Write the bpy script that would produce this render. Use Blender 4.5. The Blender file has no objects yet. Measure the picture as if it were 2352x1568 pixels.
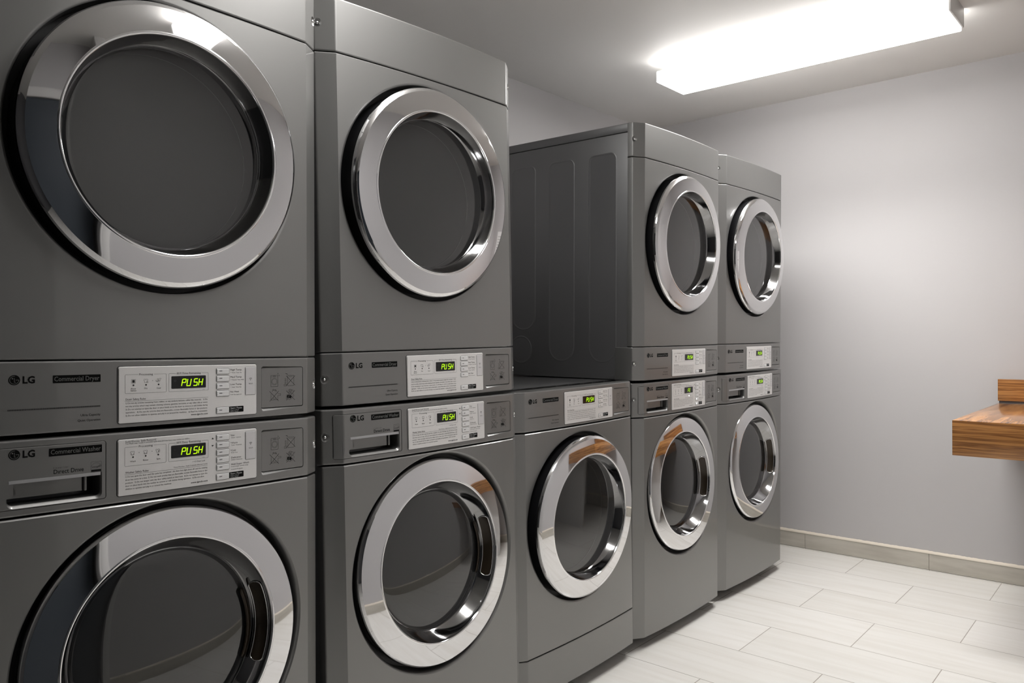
import bpy, bmesh, math, random
from mathutils import Vector, Matrix, Euler
random.seed(7)
PI = math.pi
C = bpy.context.scene.collection
SC = bpy.context.scene

# ------------------------------------------------------------------ materials
def srgb(r, g, b):
    f = lambda c: (c / 255) / 12.92 if c / 255 <= .04045 else ((c / 255 + .055) / 1.055) ** 2.4
    return (f(r), f(g), f(b), 1)

def mat(name, col, rough=.5, metal=0., coat=0., coat_rough=.05, spec=.5, emit=None, strength=0.):
    m = bpy.data.materials.new(name); m.use_nodes = True
    b = m.node_tree.nodes['Principled BSDF']
    b.inputs['Base Color'].default_value = col if len(col) == 4 else (*col, 1)
    b.inputs['Roughness'].default_value = rough
    b.inputs['Metallic'].default_value = metal
    b.inputs['Coat Weight'].default_value = coat
    b.inputs['Coat Roughness'].default_value = coat_rough
    b.inputs['Specular IOR Level'].default_value = spec
    if emit:
        b.inputs['Emission Color'].default_value = (*emit, 1)
        b.inputs['Emission Strength'].default_value = strength
    return m

def bsdf(m): return m.node_tree.nodes['Principled BSDF']
def N(m, t, **kw):
    n = m.node_tree.nodes.new(t)
    for k, v in kw.items(): setattr(n, k, v)
    return n
def L(m, a, b): m.node_tree.links.new(a, b)

M = {}
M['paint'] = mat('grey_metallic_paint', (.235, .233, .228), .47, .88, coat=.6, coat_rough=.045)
def flake(m, s, d):
    tc = N(m, 'ShaderNodeTexCoord'); nz = N(m, 'ShaderNodeTexNoise'); nz.inputs['Scale'].default_value = s
    bp = N(m, 'ShaderNodeBump'); bp.inputs['Strength'].default_value = d; bp.inputs['Distance'].default_value = .0004
    L(m, tc.outputs['Object'], nz.inputs['Vector']); L(m, nz.outputs['Fac'], bp.inputs['Height']); L(m, bp.outputs['Normal'], bsdf(m).inputs['Normal'])
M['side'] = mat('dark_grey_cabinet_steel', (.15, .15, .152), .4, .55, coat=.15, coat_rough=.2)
M['chrome'] = mat('chrome', (.74, .74, .75), .035, 1.)
M['bead'] = mat('polished_chrome', (.85, .85, .86), .06, 1.)
M['funnel'] = mat('smoked_chrome', (.32, .32, .325), .07, 1.)
M['black'] = mat('black_plastic', (.008, .008, .009), .28)
M['well'] = mat('recess_shade_black', (.02, .02, .021), .4)  # near-black colour stands in for the shade in the gap around the doors
M['plate'] = mat('brushed_silver_plate', (.76, .75, .74), .38, .35)
M['button'] = mat('silver_button', (.80, .80, .80), .3, .35)
M['wifi'] = mat('grey_signal_cover', (.66, .65, .66), .35, .35)
M['glossblack'] = mat('display_black', (.004, .004, .005), .12)
M['digit'] = mat('green_led_digits', (.0, .0, .0), .5, emit=(.52, 1., .0), strength=1.2)
M['led'] = mat('white_led', (.8, .8, .8), .5, emit=(.95, 1., 1.), strength=3.)
M['print'] = mat('dark_print', (.035, .034, .035), .8, spec=.2)
M['printb'] = mat('black_print', (.003, .003, .003), .8, spec=.1)
M['printl'] = mat('light_print', (.14, .14, .138), .6, spec=.2)
M['printw'] = mat('white_print', (.5, .5, .5), .5)
M['picto'] = mat('pictogram_print', (.010, .010, .010), .8, spec=.1)
M['drumst'] = mat('drum_steel', (.72, .72, .72), .45, .5)
M['screw'] = mat('screw_steel', (.85, .85, .85), .15, 1.)
M['rubber'] = mat('rubber', (.015, .015, .015), .7)
M['lip'] = mat('drawer_lip_grey', (.42, .42, .43), .35, .3)
M['brass'] = mat('bronze_tinted_pocket', (.03, .022, .014), .18, .4)
M['enamel'] = mat('white_enamel', (.62, .61, .59), .35)
M['lens'] = mat('lit_diffuser', (.9, .9, .9), .4, emit=(1., .985, .965), strength=13.0)
M['lens_end'] = mat('lit_diffuser_end', (.8, .8, .8), .4, emit=(1., .985, .965), strength=.8)
M['lens_side'] = mat('lit_diffuser_side', (.9, .9, .9), .4, emit=(1., .985, .965), strength=10.0)
M['wall'] = mat('wall_paint', (.52, .507, .510), .55)
M['ceil'] = mat('ceiling_paint', (.80, .785, .76), .6)
M['wall_dark'] = mat('shade_darkened_wall', (.09, .09, .095), .6)  # unseen alcove walls: dimness put into the colour to cut fill and reflections
M['trim'] = mat('white_trim', (.7, .69, .68), .35)
M['slate'] = mat('slate_blue_door', (.045, .055, .068), .6)
M['dark'] = mat('dark_opening', (.02, .02, .022), .6)
M['paper'] = mat('paper', (.85, .85, .84), .6)

def glass_mat():
    m = bpy.data.materials.new('smoked_glass'); m.use_nodes = True
    nt = m.node_tree; nt.nodes.clear()
    out = N(m, 'ShaderNodeOutputMaterial'); mx = N(m, 'ShaderNodeMixShader')
    tr = N(m, 'ShaderNodeBsdfTransparent'); tr.inputs[0].default_value = (.46, .46, .46, 1)
    gl = N(m, 'ShaderNodeBsdfGlossy'); gl.inputs['Roughness'].default_value = .03; gl.inputs[0].default_value = (.95, .95, .95, 1)
    fr = N(m, 'ShaderNodeFresnel'); fr.inputs[0].default_value = 1.85
    hz = N(m, 'ShaderNodeMixShader'); hz.inputs[0].default_value = .016; df = N(m, 'ShaderNodeBsdfDiffuse'); df.inputs[0].default_value = (.8, .8, .8, 1)   # faint smeared film on the glass
    L(m, tr.outputs[0], hz.inputs[1]); L(m, df.outputs[0], hz.inputs[2])
    L(m, fr.outputs[0], mx.inputs[0]); L(m, hz.outputs[0], mx.inputs[1]); L(m, gl.outputs[0], mx.inputs[2]); L(m, mx.outputs[0], out.inputs[0])
    return m
M['glass'] = glass_mat()

def bumpy(m, scale, dist, strength=.3, detail=4):
    tc = N(m, 'ShaderNodeTexCoord'); nz = N(m, 'ShaderNodeTexNoise'); nz.inputs['Scale'].default_value = scale; nz.inputs['Detail'].default_value = detail
    bp = N(m, 'ShaderNodeBump'); bp.inputs['Strength'].default_value = strength; bp.inputs['Distance'].default_value = dist
    L(m, tc.outputs['Object'], nz.inputs['Vector']); L(m, nz.outputs['Fac'], bp.inputs['Height']); L(m, bp.outputs['Normal'], bsdf(m).inputs['Normal'])
bumpy(M['wall'], 9, .004); bumpy(M['ceil'], 5, .008)

def tint(m, c1, c2, scale=3., stretch=(1, 1, 1), lo=.35, hi=.65, detail=3):
    tc = N(m, 'ShaderNodeTexCoord'); mp = N(m, 'ShaderNodeMapping'); mp.inputs['Scale'].default_value = stretch
    nz = N(m, 'ShaderNodeTexNoise'); nz.inputs['Scale'].default_value = scale; nz.inputs['Detail'].default_value = detail
    cr = N(m, 'ShaderNodeValToRGB'); e = cr.color_ramp.elements
    e[0].position = lo; e[0].color = (*c1, 1); e[1].position = hi; e[1].color = (*c2, 1)
    L(m, tc.outputs['Object'], mp.inputs[0]); L(m, mp.outputs[0], nz.inputs['Vector']); L(m, nz.outputs['Fac'], cr.inputs[0]); L(m, cr.outputs[0], bsdf(m).inputs['Base Color'])
    return cr

def floor_mat():
    m = mat('porcelain_tile_floor', (.6, .59, .56), .3)
    tc = N(m, 'ShaderNodeTexCoord')
    sep = N(m, 'ShaderNodeSeparateXYZ'); L(m, tc.outputs['Object'], sep.inputs[0])
    def lin(a, b, c):
        m1 = N(m, 'ShaderNodeMath', operation='MULTIPLY_ADD'); m1.inputs[1].default_value = a; m1.inputs[2].default_value = c
        L(m, sep.outputs['X'], m1.inputs[0])
        m2 = N(m, 'ShaderNodeMath', operation='MULTIPLY_ADD'); m2.inputs[1].default_value = b
        L(m, sep.outputs['Y'], m2.inputs[0]); L(m, m1.outputs[0], m2.inputs[2]); return m2.outputs[0]
    # u along world Y (tile length), v along world X (rows); the grid is turned by about one degree
    u = lin(-.012, 1., -1.294 + .012 * 4.32 + 6.2); v = lin(1., -.018, -4.322 + .018 * 1.3 + 3.095 * 3)
    cb = N(m, 'ShaderNodeCombineXYZ'); L(m, u, cb.inputs[0]); L(m, v, cb.inputs[1])
    br = N(m, 'ShaderNodeTexBrick'); br.offset = .5; br.offset_frequency = 2; br.squash = 1.
    br.inputs['Color1'].default_value = (.78, .765, .73, 1); br.inputs['Color2'].default_value = (.83, .815, .785, 1)
    br.inputs['Mortar'].default_value = (.36, .33, .29, 1); br.inputs['Scale'].default_value = 1.
    br.inputs['Mortar Size'].default_value = .0016; br.inputs['Mortar Smooth'].default_value = .1; br.inputs['Bias'].default_value = 0.
    br.inputs['Brick Width'].default_value = .621; br.inputs['Row Height'].default_value = .3095
    L(m, cb.outputs[0], br.inputs['Vector'])
    mp = N(m, 'ShaderNodeMapping'); mp.inputs['Scale'].default_value = (14., 1.4, 1.)
    nz = N(m, 'ShaderNodeTexNoise'); nz.inputs['Scale'].default_value = 1.6; nz.inputs['Detail'].default_value = 6.; nz.inputs['Distortion'].default_value = .6
    L(m, tc.outputs['Object'], mp.inputs[0]); L(m, mp.outputs[0], nz.inputs['Vector'])
    cr = N(m, 'ShaderNodeValToRGB'); cr.color_ramp.elements[0].position = .32; cr.color_ramp.elements[0].color = (.93, .92, .905, 1); cr.color_ramp.elements[1].position = .6; cr.color_ramp.elements[1].color = (1, 1, 1, 1)
    L(m, nz.outputs['Fac'], cr.inputs[0])
    mx = N(m, 'ShaderNodeMix', data_type='RGBA', blend_type='MULTIPLY'); mx.inputs[0].default_value = 1.
    L(m, br.outputs['Color'], mx.inputs[6]); L(m, cr.outputs[0], mx.inputs[7]); L(m, mx.outputs[2], bsdf(m).inputs['Base Color'])
    bp = N(m, 'ShaderNodeBump', invert=True); bp.inputs['Strength'].default_value = .5; bp.inputs['Distance'].default_value = .001
    L(m, br.outputs['Fac'], bp.inputs['Height']); L(m, bp.outputs['Normal'], bsdf(m).inputs['Normal'])
    return m
M['floor'] = floor_mat()
M['base'] = mat('beige_tile_skirting', (.40, .37, .32), .4)
tint(M['base'], (.47, .44, .385), (.56, .53, .47), 3., (1, 1.5, 9))
M['caulk'] = mat('cream_caulk', (.74, .67, .57), .6)
M['grout'] = mat('brown_grout', (.16, .13, .10), .8)

def wood(name, stretch, rough=.22):
    m = mat(name, (.4, .2, .08), rough, coat=.3, coat_rough=.12)
    tc = N(m, 'ShaderNodeTexCoord'); mp = N(m, 'ShaderNodeMapping'); mp.inputs['Scale'].default_value = stretch
    L(m, tc.outputs['Object'], mp.inputs[0])
    nz = N(m, 'ShaderNodeTexNoise'); nz.inputs['Scale'].default_value = 1.; nz.inputs['Detail'].default_value = 3.5; nz.inputs['Roughness'].default_value = .62; nz.inputs['Distortion'].default_value = .35
    L(m, mp.outputs[0], nz.inputs['Vector'])
    cr = N(m, 'ShaderNodeValToRGB'); cr.color_ramp.elements.remove(cr.color_ramp.elements[1])
    st = [(.30, (.075, .027, .010)), (.38, (.16, .064, .022)), (.44, (.38, .17, .054)), (.50, (.20, .083, .028)), (.53, (.42, .19, .060)), (.60, (.52, .245, .080)), (.66, (.24, .10, .033)), (.72, (.46, .21, .068))]
    cr.color_ramp.elements[0].position = st[0][0]; cr.color_ramp.elements[0].color = (*st[0][1], 1)
    for p, c in st[1:]:
        e = cr.color_ramp.elements.new(p); e.color = (*c, 1)
    L(m, nz.outputs['Fac'], cr.inputs[0]); L(m, cr.outputs[0], bsdf(m).inputs['Base Color'])
    return m
M['wood_edge'] = wood('zebra_wood_edge', (1.3, 1.3, 62))
M['wood_top'] = wood('zebra_wood_top', (1.6, 26, 26))
M['wood_top2'] = M['wood_top']

# ------------------------------------------------------------------ object helpers
def link(name, me, parent=None, loc=(0, 0, 0)):
    o = bpy.data.objects.new(name, me); C.objects.link(o); o.location = loc
    if parent is not None: o.parent = parent
    return o
def finish(me, mats, angle=32):
    for m in (mats if isinstance(mats, (list, tuple)) else [mats]): me.materials.append(m)
    if angle:
        for p in me.polygons: p.use_smooth = True
        me.set_sharp_from_angle(angle=math.radians(angle))
    me.update(); return me
def mesh(name, vs, fs, mats, angle=32, fix=True, fm=None):
    me = bpy.data.meshes.new(name); me.from_pydata([tuple(v) for v in vs], [], fs)
    if fm:
        for p, k in zip(me.polygons, fm): p.material_index = k
    if fix:
        bm = bmesh.new(); bm.from_mesh(me); bmesh.ops.recalc_face_normals(bm, faces=bm.faces); bm.to_mesh(me); bm.free()
    return finish(me, mats, angle)
class MB:
    def __init__(s): s.v = []; s.f = []; s.m = []; s.k = 0
    def add(s, vs, fs):
        o = len(s.v); s.v += [tuple(v) for v in vs]; s.f += [tuple(i + o for i in f) for f in fs]; s.m += [s.k] * len(fs)
    def box(s, a, b):
        x0, y0, z0 = a; x1, y1, z1 = b
        s.add([(x0, y0, z0), (x1, y0, z0), (x1, y1, z0), (x0, y1, z0), (x0, y0, z1), (x1, y0, z1), (x1, y1, z1), (x0, y1, z1)],
              [(0, 3, 2, 1), (4, 5, 6, 7), (0, 1, 5, 4), (1, 2, 6, 5), (2, 3, 7, 6), (3, 0, 4, 7)])
    def me(s, name, mats, angle=32, fix=True): return mesh(name, s.v, s.f, mats, angle, fix, s.m)
def bevel(me, w, seg=2):
    bm = bmesh.new(); bm.from_mesh(me)
    es = [e for e in bm.edges if len(e.link_faces) == 2 and e.calc_face_angle(0) > .6]
    bmesh.ops.bevel(bm, geom=es, offset=w, segments=seg, profile=.5, affect='EDGES', clamp_overlap=True)
    bm.to_mesh(me); bm.free()
    for p in me.polygons: p.use_smooth = True
    me.set_sharp_from_angle(angle=math.radians(40)); return me
def boxmesh(name, a, b, m, bev=0.):
    q = MB(); q.box(a, b); me = q.me(name, m)
    return bevel(me, bev) if bev else me

# ------------------------------------------------------------------ machine front profile (measured)
W, XC, YC, BOW = .686, .0415, .0282, .0108
def F(x):
    if x <= 0 or x >= W: return 0.
    if x < XC: return -YC * x / XC
    if x > W - XC: return -YC * (W - x) / XC
    t = (x - W / 2) / (W / 2 - XC); return -YC - BOW * (1 - t * t)
BX = [XC + (W - 2 * XC) * i / 24 for i in range(25)]

def prof(back=.021):
    fr = [(0, back), (0, .0028), (.0006, .0008), (.0022, F(.0022)), (.0034, F(.0034)), (XC - .0030, F(XC - .0030)), (XC - .0012, F(XC - .0012))]
    fr += [(x, F(x)) for x in [XC + .0012, XC + .0030] + BX[1:-1] + [W - XC - .0030, W - XC - .0012]]
    fr += [(W - XC + .0012, F(W - XC + .0012)), (W - XC + .0030, F(W - XC + .0030)), (W - .0034, F(W - .0034)), (W - .0022, F(W - .0022)), (W - .0006, .0008), (W, .0028), (W, back)]
    return fr
def block(p, z0, z1, e=.0026):
    """closed solid: plan profile p swept from z0 to z1 with rounded front rims"""
    q = MB(); n = len(p); rows = []
    for z, k in ((z0, 1.), (z0 + .3 * e, .3), (z0 + e, 0.), (z0 + e + .0008, 0.), (z1 - e - .0008, 0.), (z1 - e, 0.), (z1 - .3 * e, .3), (z1, 1.)):
        r = []
        for i, (x, y) in enumerate(p):
            sx = 1 if x < .01 else (-1 if x > W - .01 else 0)
            r.append((x + k * e * sx, y + (k * e if 0 < i < n - 1 else 0), z))
        rows.append(r)
    for r in rows: q.v += r
    for j in range(7):
        for i in range(n):
            a = j * n + i; b = j * n + (i + 1) % n; q.f.append((a, b, b + n, a + n)); q.m.append(0)
    q.f.append(tuple(range(n - 1, -1, -1))); q.f.append(tuple(7 * n + i for i in range(n))); q.m += [0, 0]
    return q

def rrect(x0, x1, z0, z1, r, seg=6):
    """rounded rectangle outline, counter-clockwise"""
    rs = r if isinstance(r, (list, tuple)) else [r] * 4
    out = []
    for (cx, cz, a0), rr in zip(((x1, z0, -PI / 2), (x1, z1, 0), (x0, z1, PI / 2), (x0, z0, PI)), rs):
        sx = -1 if cx == x1 else 1; sz = -1 if cz == z1 else 1
        for i in range(seg + 1):
            a = a0 + PI / 2 * i / seg; out.append((cx + sx * rr + rr * math.cos(a), cz + sz * rr + rr * math.sin(a)))
    return out
def slab(x0, x1, z0, z1, r, off, thick, e=.0008, f=F):
    """rounded plate that follows the bowed front; front face at f(x)-off"""
    q = MB()
    def span(x, ins):
        X0, X1, Z0, Z1 = x0 + ins, x1 - ins, z0 + ins, z1 - ins; rr = max(r - ins, .00001)
        x = min(max(x, X0), X1); d = 0.
        if x < X0 + rr: d = rr - math.sqrt(max(0, rr * rr - (X0 + rr - x) ** 2))
        elif x > X1 - rr: d = rr - math.sqrt(max(0, rr * rr - (x - X1 + rr) ** 2))
        return x, Z0 + d, Z1 - d
    xs = {x0, x1}
    for i in range(1, 6):
        a = PI / 2 * i / 6; xs |= {x0 + r - r * math.cos(a), x1 - r + r * math.cos(a)}
    xs |= {x0 + r, x1 - r}; nseg = max(2, int((x1 - x0) / .02))
    xs |= {x0 + r + (x1 - x0 - 2 * r) * i / nseg for i in range(nseg)}
    for c in (XC, W - XC):
        if x0 + r < c < x1 - r: xs |= {c - .001, c + .001}
    xs = sorted(xs); rows = []
    for x in xs:
        a, b0, b1 = span(x, 0); c, d0, d1 = span(x, e * .35); g, h0, h1 = span(x, e); s_, k0, k1 = span(x, e * 1.5)
        rows.append([(a, f(a) - off + thick, b0), (a, f(a) - off + e, b0), (c, f(c) - off + .35 * e, d0), (g, f(g) - off, h0), (s_, f(s_) - off, k0),
                     (s_, f(s_) - off, k1), (g, f(g) - off, h1), (c, f(c) - off + .35 * e, d1), (a, f(a) - off + e, b1), (a, f(a) - off + thick, b1)])
    n = 10
    for r_ in rows: q.v += r_
    for i in range(len(rows) - 1):
        for j in range(n):
            a = i * n + j; b = i * n + (j + 1) % n; q.f.append((a, b, b + n, a + n))
    k = (len(rows) - 1) * n
    for o in (0, k):   # end caps
        q.f += [tuple(o + j for j in (range(n) if o else range(n - 1, -1, -1)))]
    q.m = [0] * len(q.f); return q
def loft(name, outs, m=None):
    """outs: list of (outline, y function) from front to back, closed solid"""
    q = MB(); n = len(outs[0][0])
    for o, fy in outs: q.v += [(x, fy(x), z) for x, z in o]
    for j in range(len(outs) - 1):
        for i in range(n):
            a = j * n + i; b = j * n + (i + 1) % n; q.f.append((a, b, b + n, a + n))
    q.f.append(tuple(range(n))); q.f.append(tuple((len(outs) - 1) * n + i for i in range(n - 1, -1, -1))); q.m = [0] * len(q.f)
    return q.me(name, m or M['paint'])
def cut(me, cutters, name, mats, angle=32):
    o = bpy.data.objects.new('tmp', me); C.objects.link(o); tmp = []
    for cm in cutters:
        c = bpy.data.objects.new('tmpc', cm); C.objects.link(c); tmp.append(c)
        md = o.modifiers.new('b', 'BOOLEAN'); md.operation = 'DIFFERENCE'; md.solver = 'EXACT'; md.object = c
    bpy.context.view_layer.update()
    dg = bpy.context.evaluated_depsgraph_get()
    r = bpy.data.meshes.new_from_object(o.evaluated_get(dg), depsgraph=dg); r.name = name
    for c in tmp: bpy.data.objects.remove(c)
    bpy.data.objects.remove(o)
    for p in r.polygons: p.use_smooth = True
    r.set_sharp_from_angle(angle=math.radians(angle)); return r
def lathe(name, cx, cz, pr, m, n=128, a0=0., a1=2 * PI, angle=50, capend=False):
    q = MB(); full = abs(a1 - a0 - 2 * PI) < 1e-6; k = n if full else n + 1
    for r, y in pr:
        for i in range(k):
            a = a0 + (a1 - a0) * i / n; q.v.append((cx + r * math.cos(a), y, cz + r * math.sin(a)))
    for j in range(len(pr) - 1):
        for i in range(n):
            a = j * k + i; b = j * k + (i + 1) % k; q.f.append((a, b, b + k, a + k))
    if capend: q.f.append(tuple((len(pr) - 1) * k + i for i in range(k)))
    q.m = [0] * len(q.f)
    me = bpy.data.meshes.new(name); me.from_pydata(q.v, [], q.f); finish(me, m, angle)
    return me

# ------------------------------------------------------------------ printing helpers (flat ink on the machine's own surface)
_glyph = {}
def textpts(s, bold=0.):
    key = (s, bold)
    if key in _glyph: return _glyph[key]
    cu = bpy.data.curves.new('t', 'FONT'); cu.body = s; cu.size = 1.; cu.resolution_u = 2; cu.fill_mode = 'FRONT'; cu.offset = bold
    o = bpy.data.objects.new('t', cu); me = bpy.data.meshes.new_from_object(o)
    vs = [(v.co.x, v.co.y) for v in me.vertices]; fs = [tuple(p.vertices) for p in me.polygons]
    bpy.data.objects.remove(o); bpy.data.curves.remove(cu); bpy.data.meshes.remove(me)
    _glyph[key] = (vs, fs); return _glyph[key]
CAP = max(v[1] for v in textpts('H')[0])
class Ink(MB):
    def __init__(s, off, f=F): super().__init__(); s.off = off; s.fn = f
    def P(s, x, z, d=0.): return (x, s.fn(x) - s.off - d, z)
    def text(s, t, x0, z0, cap, x1=None, bold=0., slant=0., right=None, d=0.):
        vs, fs = textpts(t, bold); a = min(v[0] for v in vs); b = max(v[0] for v in vs); k = cap / CAP
        kx = (x1 - x0) / (b - a) if x1 else k * .86
        if right: x0 = right - kx * (b - a)
        s.add([s.P(x0 + (x - a) * kx + slant * z * k, z0 + z * k, d) for x, z in vs], fs)
    def poly(s, pts, d=0.): s.add([s.P(x, z, d) for x, z in pts], [tuple(range(len(pts)))])
    def disc(s, x, z, r, n=20, d=0.): s.poly([(x + r * math.cos(2 * PI * i / n), z + r * math.sin(2 * PI * i / n)) for i in range(n)], d)
    def line(s, pts, w, closed=False, d=0.):
        pts = list(pts); n = len(pts); segs = [(pts[i], pts[(i + 1) % n]) for i in range(n if closed else n - 1)]
        for (x0, z0), (x1, z1) in segs:
            l = math.hypot(x1 - x0, z1 - z0)
            if l < 1e-7: continue
            k = max(1, int(l / .03)); ux, uz = (x1 - x0) / l, (z1 - z0) / l; nx, nz = -uz * w / 2, ux * w / 2; ex, ez = ux * w * .3, uz * w * .3
            for i in range(k):
                a, b = i / k, (i + 1) / k
                A = (x0 + (x1 - x0) * a - (ex if i == 0 else 0), z0 + (z1 - z0) * a - (ez if i == 0 else 0)); B = (x0 + (x1 - x0) * b + (ex if i == k - 1 else 0), z0 + (z1 - z0) * b + (ez if i == k - 1 else 0))
                s.add([s.P(A[0] - nx, A[1] - nz, d), s.P(B[0] - nx, B[1] - nz, d), s.P(B[0] + nx, B[1] + nz, d), s.P(A[0] + nx, A[1] + nz, d)], [(0, 1, 2, 3)])
    def arc(s, x, z, r, a0, a1, w, n=16, d=0., ry=None):
        ry = ry or r
        s.line([(x + r * math.cos(math.radians(a0 + (a1 - a0) * i / n)), z + ry * math.sin(math.radians(a0 + (a1 - a0) * i / n))) for i in range(n + 1)], w, d=d)
    def done(s, name, m): return s.me(name, m, angle=None, fix=False)

def logo(k, zo, x0=.0579):
    """round emblem plus the two letters; k = ink, zo = height of the emblem's centre"""
    dx = x0 - .0579
    k.k = 0; k.disc(.0664 + dx, zo, .0086, 40)
    k.text('LG', .0786 + dx, zo - .0057, .0113, x1=.0970 + dx, bold=.035)
    k.k = 1; d = .00015
    k.arc(.0664 + dx, zo, .0066, 85, 360, .0008, 30, d)
    k.line([(.0686 + dx, zo + .0001), (.0730 + dx, zo + .0001)], .0008, d=d)
    k.line([(.0665 + dx, zo + .0034), (.0665 + dx, zo - .0036), (.0685 + dx, zo - .0036)], .0008, d=d)
    k.disc(.0637 + dx, zo + .0026, .0012, 14, d)

def shirt(k, x, z, s, w=.00035):
    pts = [(-.5, .45), (-.2, .5), (0, .3), (.2, .5), (.5, .45), (.62, .15), (.36, .02), (.36, -.5), (-.36, -.5), (-.36, .02), (-.62, .15)]
    k.line([(x + a * s, z + b * s) for a, b in pts], w, True)

def plate_ink(kind):
    k = Ink(.0025); k2 = Ink(.0025)
    w = .00035
    if kind == 'dryer':
        B, l1, l2 = .0655, .1003, .0000
        dz = 0.
    else: dz = .0015
    T, Bt = .1003 + dz * .9, .0655 + dz
    # group frames with a gap for the caption
    for x0, x1, g0, g1 in ((.2437, .3198, .2670, .2965), (.3248, .4048, .3385, .3912)):
        r = .0012
        k.line([(g0, T), (x0 + r, T), (x0, T - r), (x0, Bt + r), (x0 + r, Bt), (x1 - r, Bt), (x1, Bt + r), (x1, T - r), (x1 - r, T), (g1, T)], w)
    k.text('Processing', .2690, T - .0018, .0036, x1=.2944)
    k.text('EST.Time Remaining', .3408, T - .0018, .0036, x1=.3890)
    k.text('min', .3925, Bt + .0012, .0014, x1=.3972)
    y3 = .0877 + dz * 1.6
    dots = ((.2585, y3 - .0073), (.2815, y3 - .0073), (.3050, y3 - .0073))
    for x, z in dots: k.disc(x, z, .00155)
    if kind == 'dryer':
        k.line(rrect(.2550, .2622, .0842, .0912, .0003, 1), w, True); k.poly([(.2564, .0852), (.2608, .0852), (.2608, .0902), (.2564, .0902)])
        shirt(k, .2810, .0880, .0066); k.line([(.2825, .0868), (.2858, .0868)], w); k.line([(.2825, .0855), (.2858, .0855)], w); k.line([(.2825, .0842), (.2858, .0842)], w)
        k.disc(.2938, .0879, .0006, 8)
        k.line([(.3025, .0905), (.3040, .0915), (.3052, .0900), (.3070, .0918), (.3098, .0917), (.3080, .0880), (.3060, .0853), (.3030, .0856), (.3035, .0880)], w, True)
        k.arc(.3015, .0890, .0022, 200, 300, w, 6); k.arc(.3025, .0884, .0028, 200, 300, w, 6); k.disc(.3052, .0881, .0009, 10)
        for t, x0, x1, z in (('Flow', .2541, .2630, .0727), ('Sense', .2533, .2637, .0692), ('Dry', .2784, .2841, .0727), ('Cool', .3013, .3090, .0722)):
            k.text(t, x0, z, .0028, x1=x1)
        k.text('Dryer Safety Rules', .2444, .0530, .0036, x1=.2809)
        k.line([(.2432, .0511), (.4044, .0514)], w)
        rows = [('1) Do not dry articles containing foam, rubber, or any similarly textures rubber-like materials.   2) Do', .2444, .4030, .0463),
                ('not dry articles which may contain cleaning solvents, gasoline, kerosene, or any other oils or waxes', .2444, .4030, .0406),
                ('3) Do not attempt to open the door or place hands on to the dryer to remove or add clothes during', .2444, .4030, .0349),
                ('operation.   4) Do not dry articles that are flammable, contain flammable fumes or dye products.', .2444, .4030, .0292),
                ('5) Do not allow children to operate and play in or around the machines.   6) Read the instructions.', .2444, .4030, .0235)]
        web = .0176
        tops = [.1077, .0929, .0780, .0630]
        labs = [('High Temp.', .4530, .4794, .1030, 'T° Elevee  Temp. Alta', .4784), ('Med Temp.', .4530, .4794, .0882, 'T° Moyenne  Temp. Media', .4836),
                ('Low Temp.', .4530, .4794, .0733, 'T° Basse  Temp. Baja', .4778), ('No Heat', .4530, .4723, .0583, 'Froid  Sin Calefaccion', .4784)]
        for t, x0, x1, z, sub, xs in labs:
            k2.text(t, x0, z, .0034, x1=x1); k2.text(sub, .4534, z - .0051, .0019, x1=xs)
    else:
        k.text('Suds=Excess Suds Removal', .2448, .1103, .0033, x1=.3006)
        k.text('Too Much soap results in extended cycle time and may leave soap residue on clothes.', .2448, .1070, .0023, x1=.3667)
        for x in (.2576, .2812):
            shirt(k, x, .0904, .0062); k.line([(x - .003, .0893), (x - .0024, .0868), (x + .0024, .0868), (x + .003, .0893)], w)
        shirt(k, .3040, .0904, .0062); k.arc(.3066, .0890, .0019, 0, 330, w, 14); k.disc(.3066, .0890, .0006, 8)
        for x in (.2694, .2932): k.disc(x, .0902, .0006, 8)
        for t, x0, x1, z in (('Wash', .2532, .2634, .0738), ('Rinse', .2768, .2860, .0739), ('Spin', .3017, .3088, .0738)): k.text(t, x0, z, .0028, x1=x1)
        k.text('Door Lock', .3815, .0606, .0028, x1=.3983)
        k.arc(.3783, .0620, .0013, 0, 360, w, 12); k.line([(.3770, .0620), (.3722, .0620), (.3722, .0612)], w)
        k.text('* Extra Function : Hold 3 seconds (Normal Cycle)', .3336, .0541, .0022, x1=.4028)
        k.text('Washer Safety Rules', .2448, .0536, .0036, x1=.2867)
        k.line([(.2437, .0516), (.4036, .0519)], w)
        rows = [('1) Do not open the door until the cycle has completed , the door lock light shuts off, and the rotating', .2448, .4028, .0465),
                ('drum has come to a stop. 2) Do not wash articles that are flammable, contain flammable fume or dye', .2448, .4028, .0408),
                ('products.  3) Do not tamper with the door safety switch or door lock.  4) Do not attempt to open the', .2448, .4028, .0351),
                ('door or place hands into the washer to remove or add clothes during operation.  5) Do not allow', .2448, .3963, .0297),
                ('children to operate and play in or around the machines.', .2448, .3306, .0241)]
        web = .0201
        tops = [.1098, .0948, .0798, .0650, .0500]
        labs = [('*Hot', .4530, .4624, .1046, 'Chaud  Caliente', .4768), ('*Warm', .4530, .4690, .0893, 'Tiede  Templada', .4785), ('*Cold', .4530, .4648, .0740, 'Froid  Fria', .4690),
                ('Delicates', .4546, .4768, .0596, 'Delicat  Delicadas', .4800), ('Add Super Wash', .4546, .4952, .0460, 'Long Lavage  Lavado Largo', .4935)]
        for t, x0, x1, z, sub, xs in labs:
            k2.text(t, x0, z, .0034, x1=x1); k2.text(sub, .4546, z - .0040, .0020, x1=xs)
        k2.text('Custom Program', .4546, .0364, .0022, x1=.4805)
        pass
    for t, x0, x1, z in rows: k.text(t, x0, z, .0027, x1=x1)
    k.text('www.lgecls.com', .3684, web, .0032, x1=.4033, slant=.22, bold=.012)
    return k, k2, tops

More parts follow.
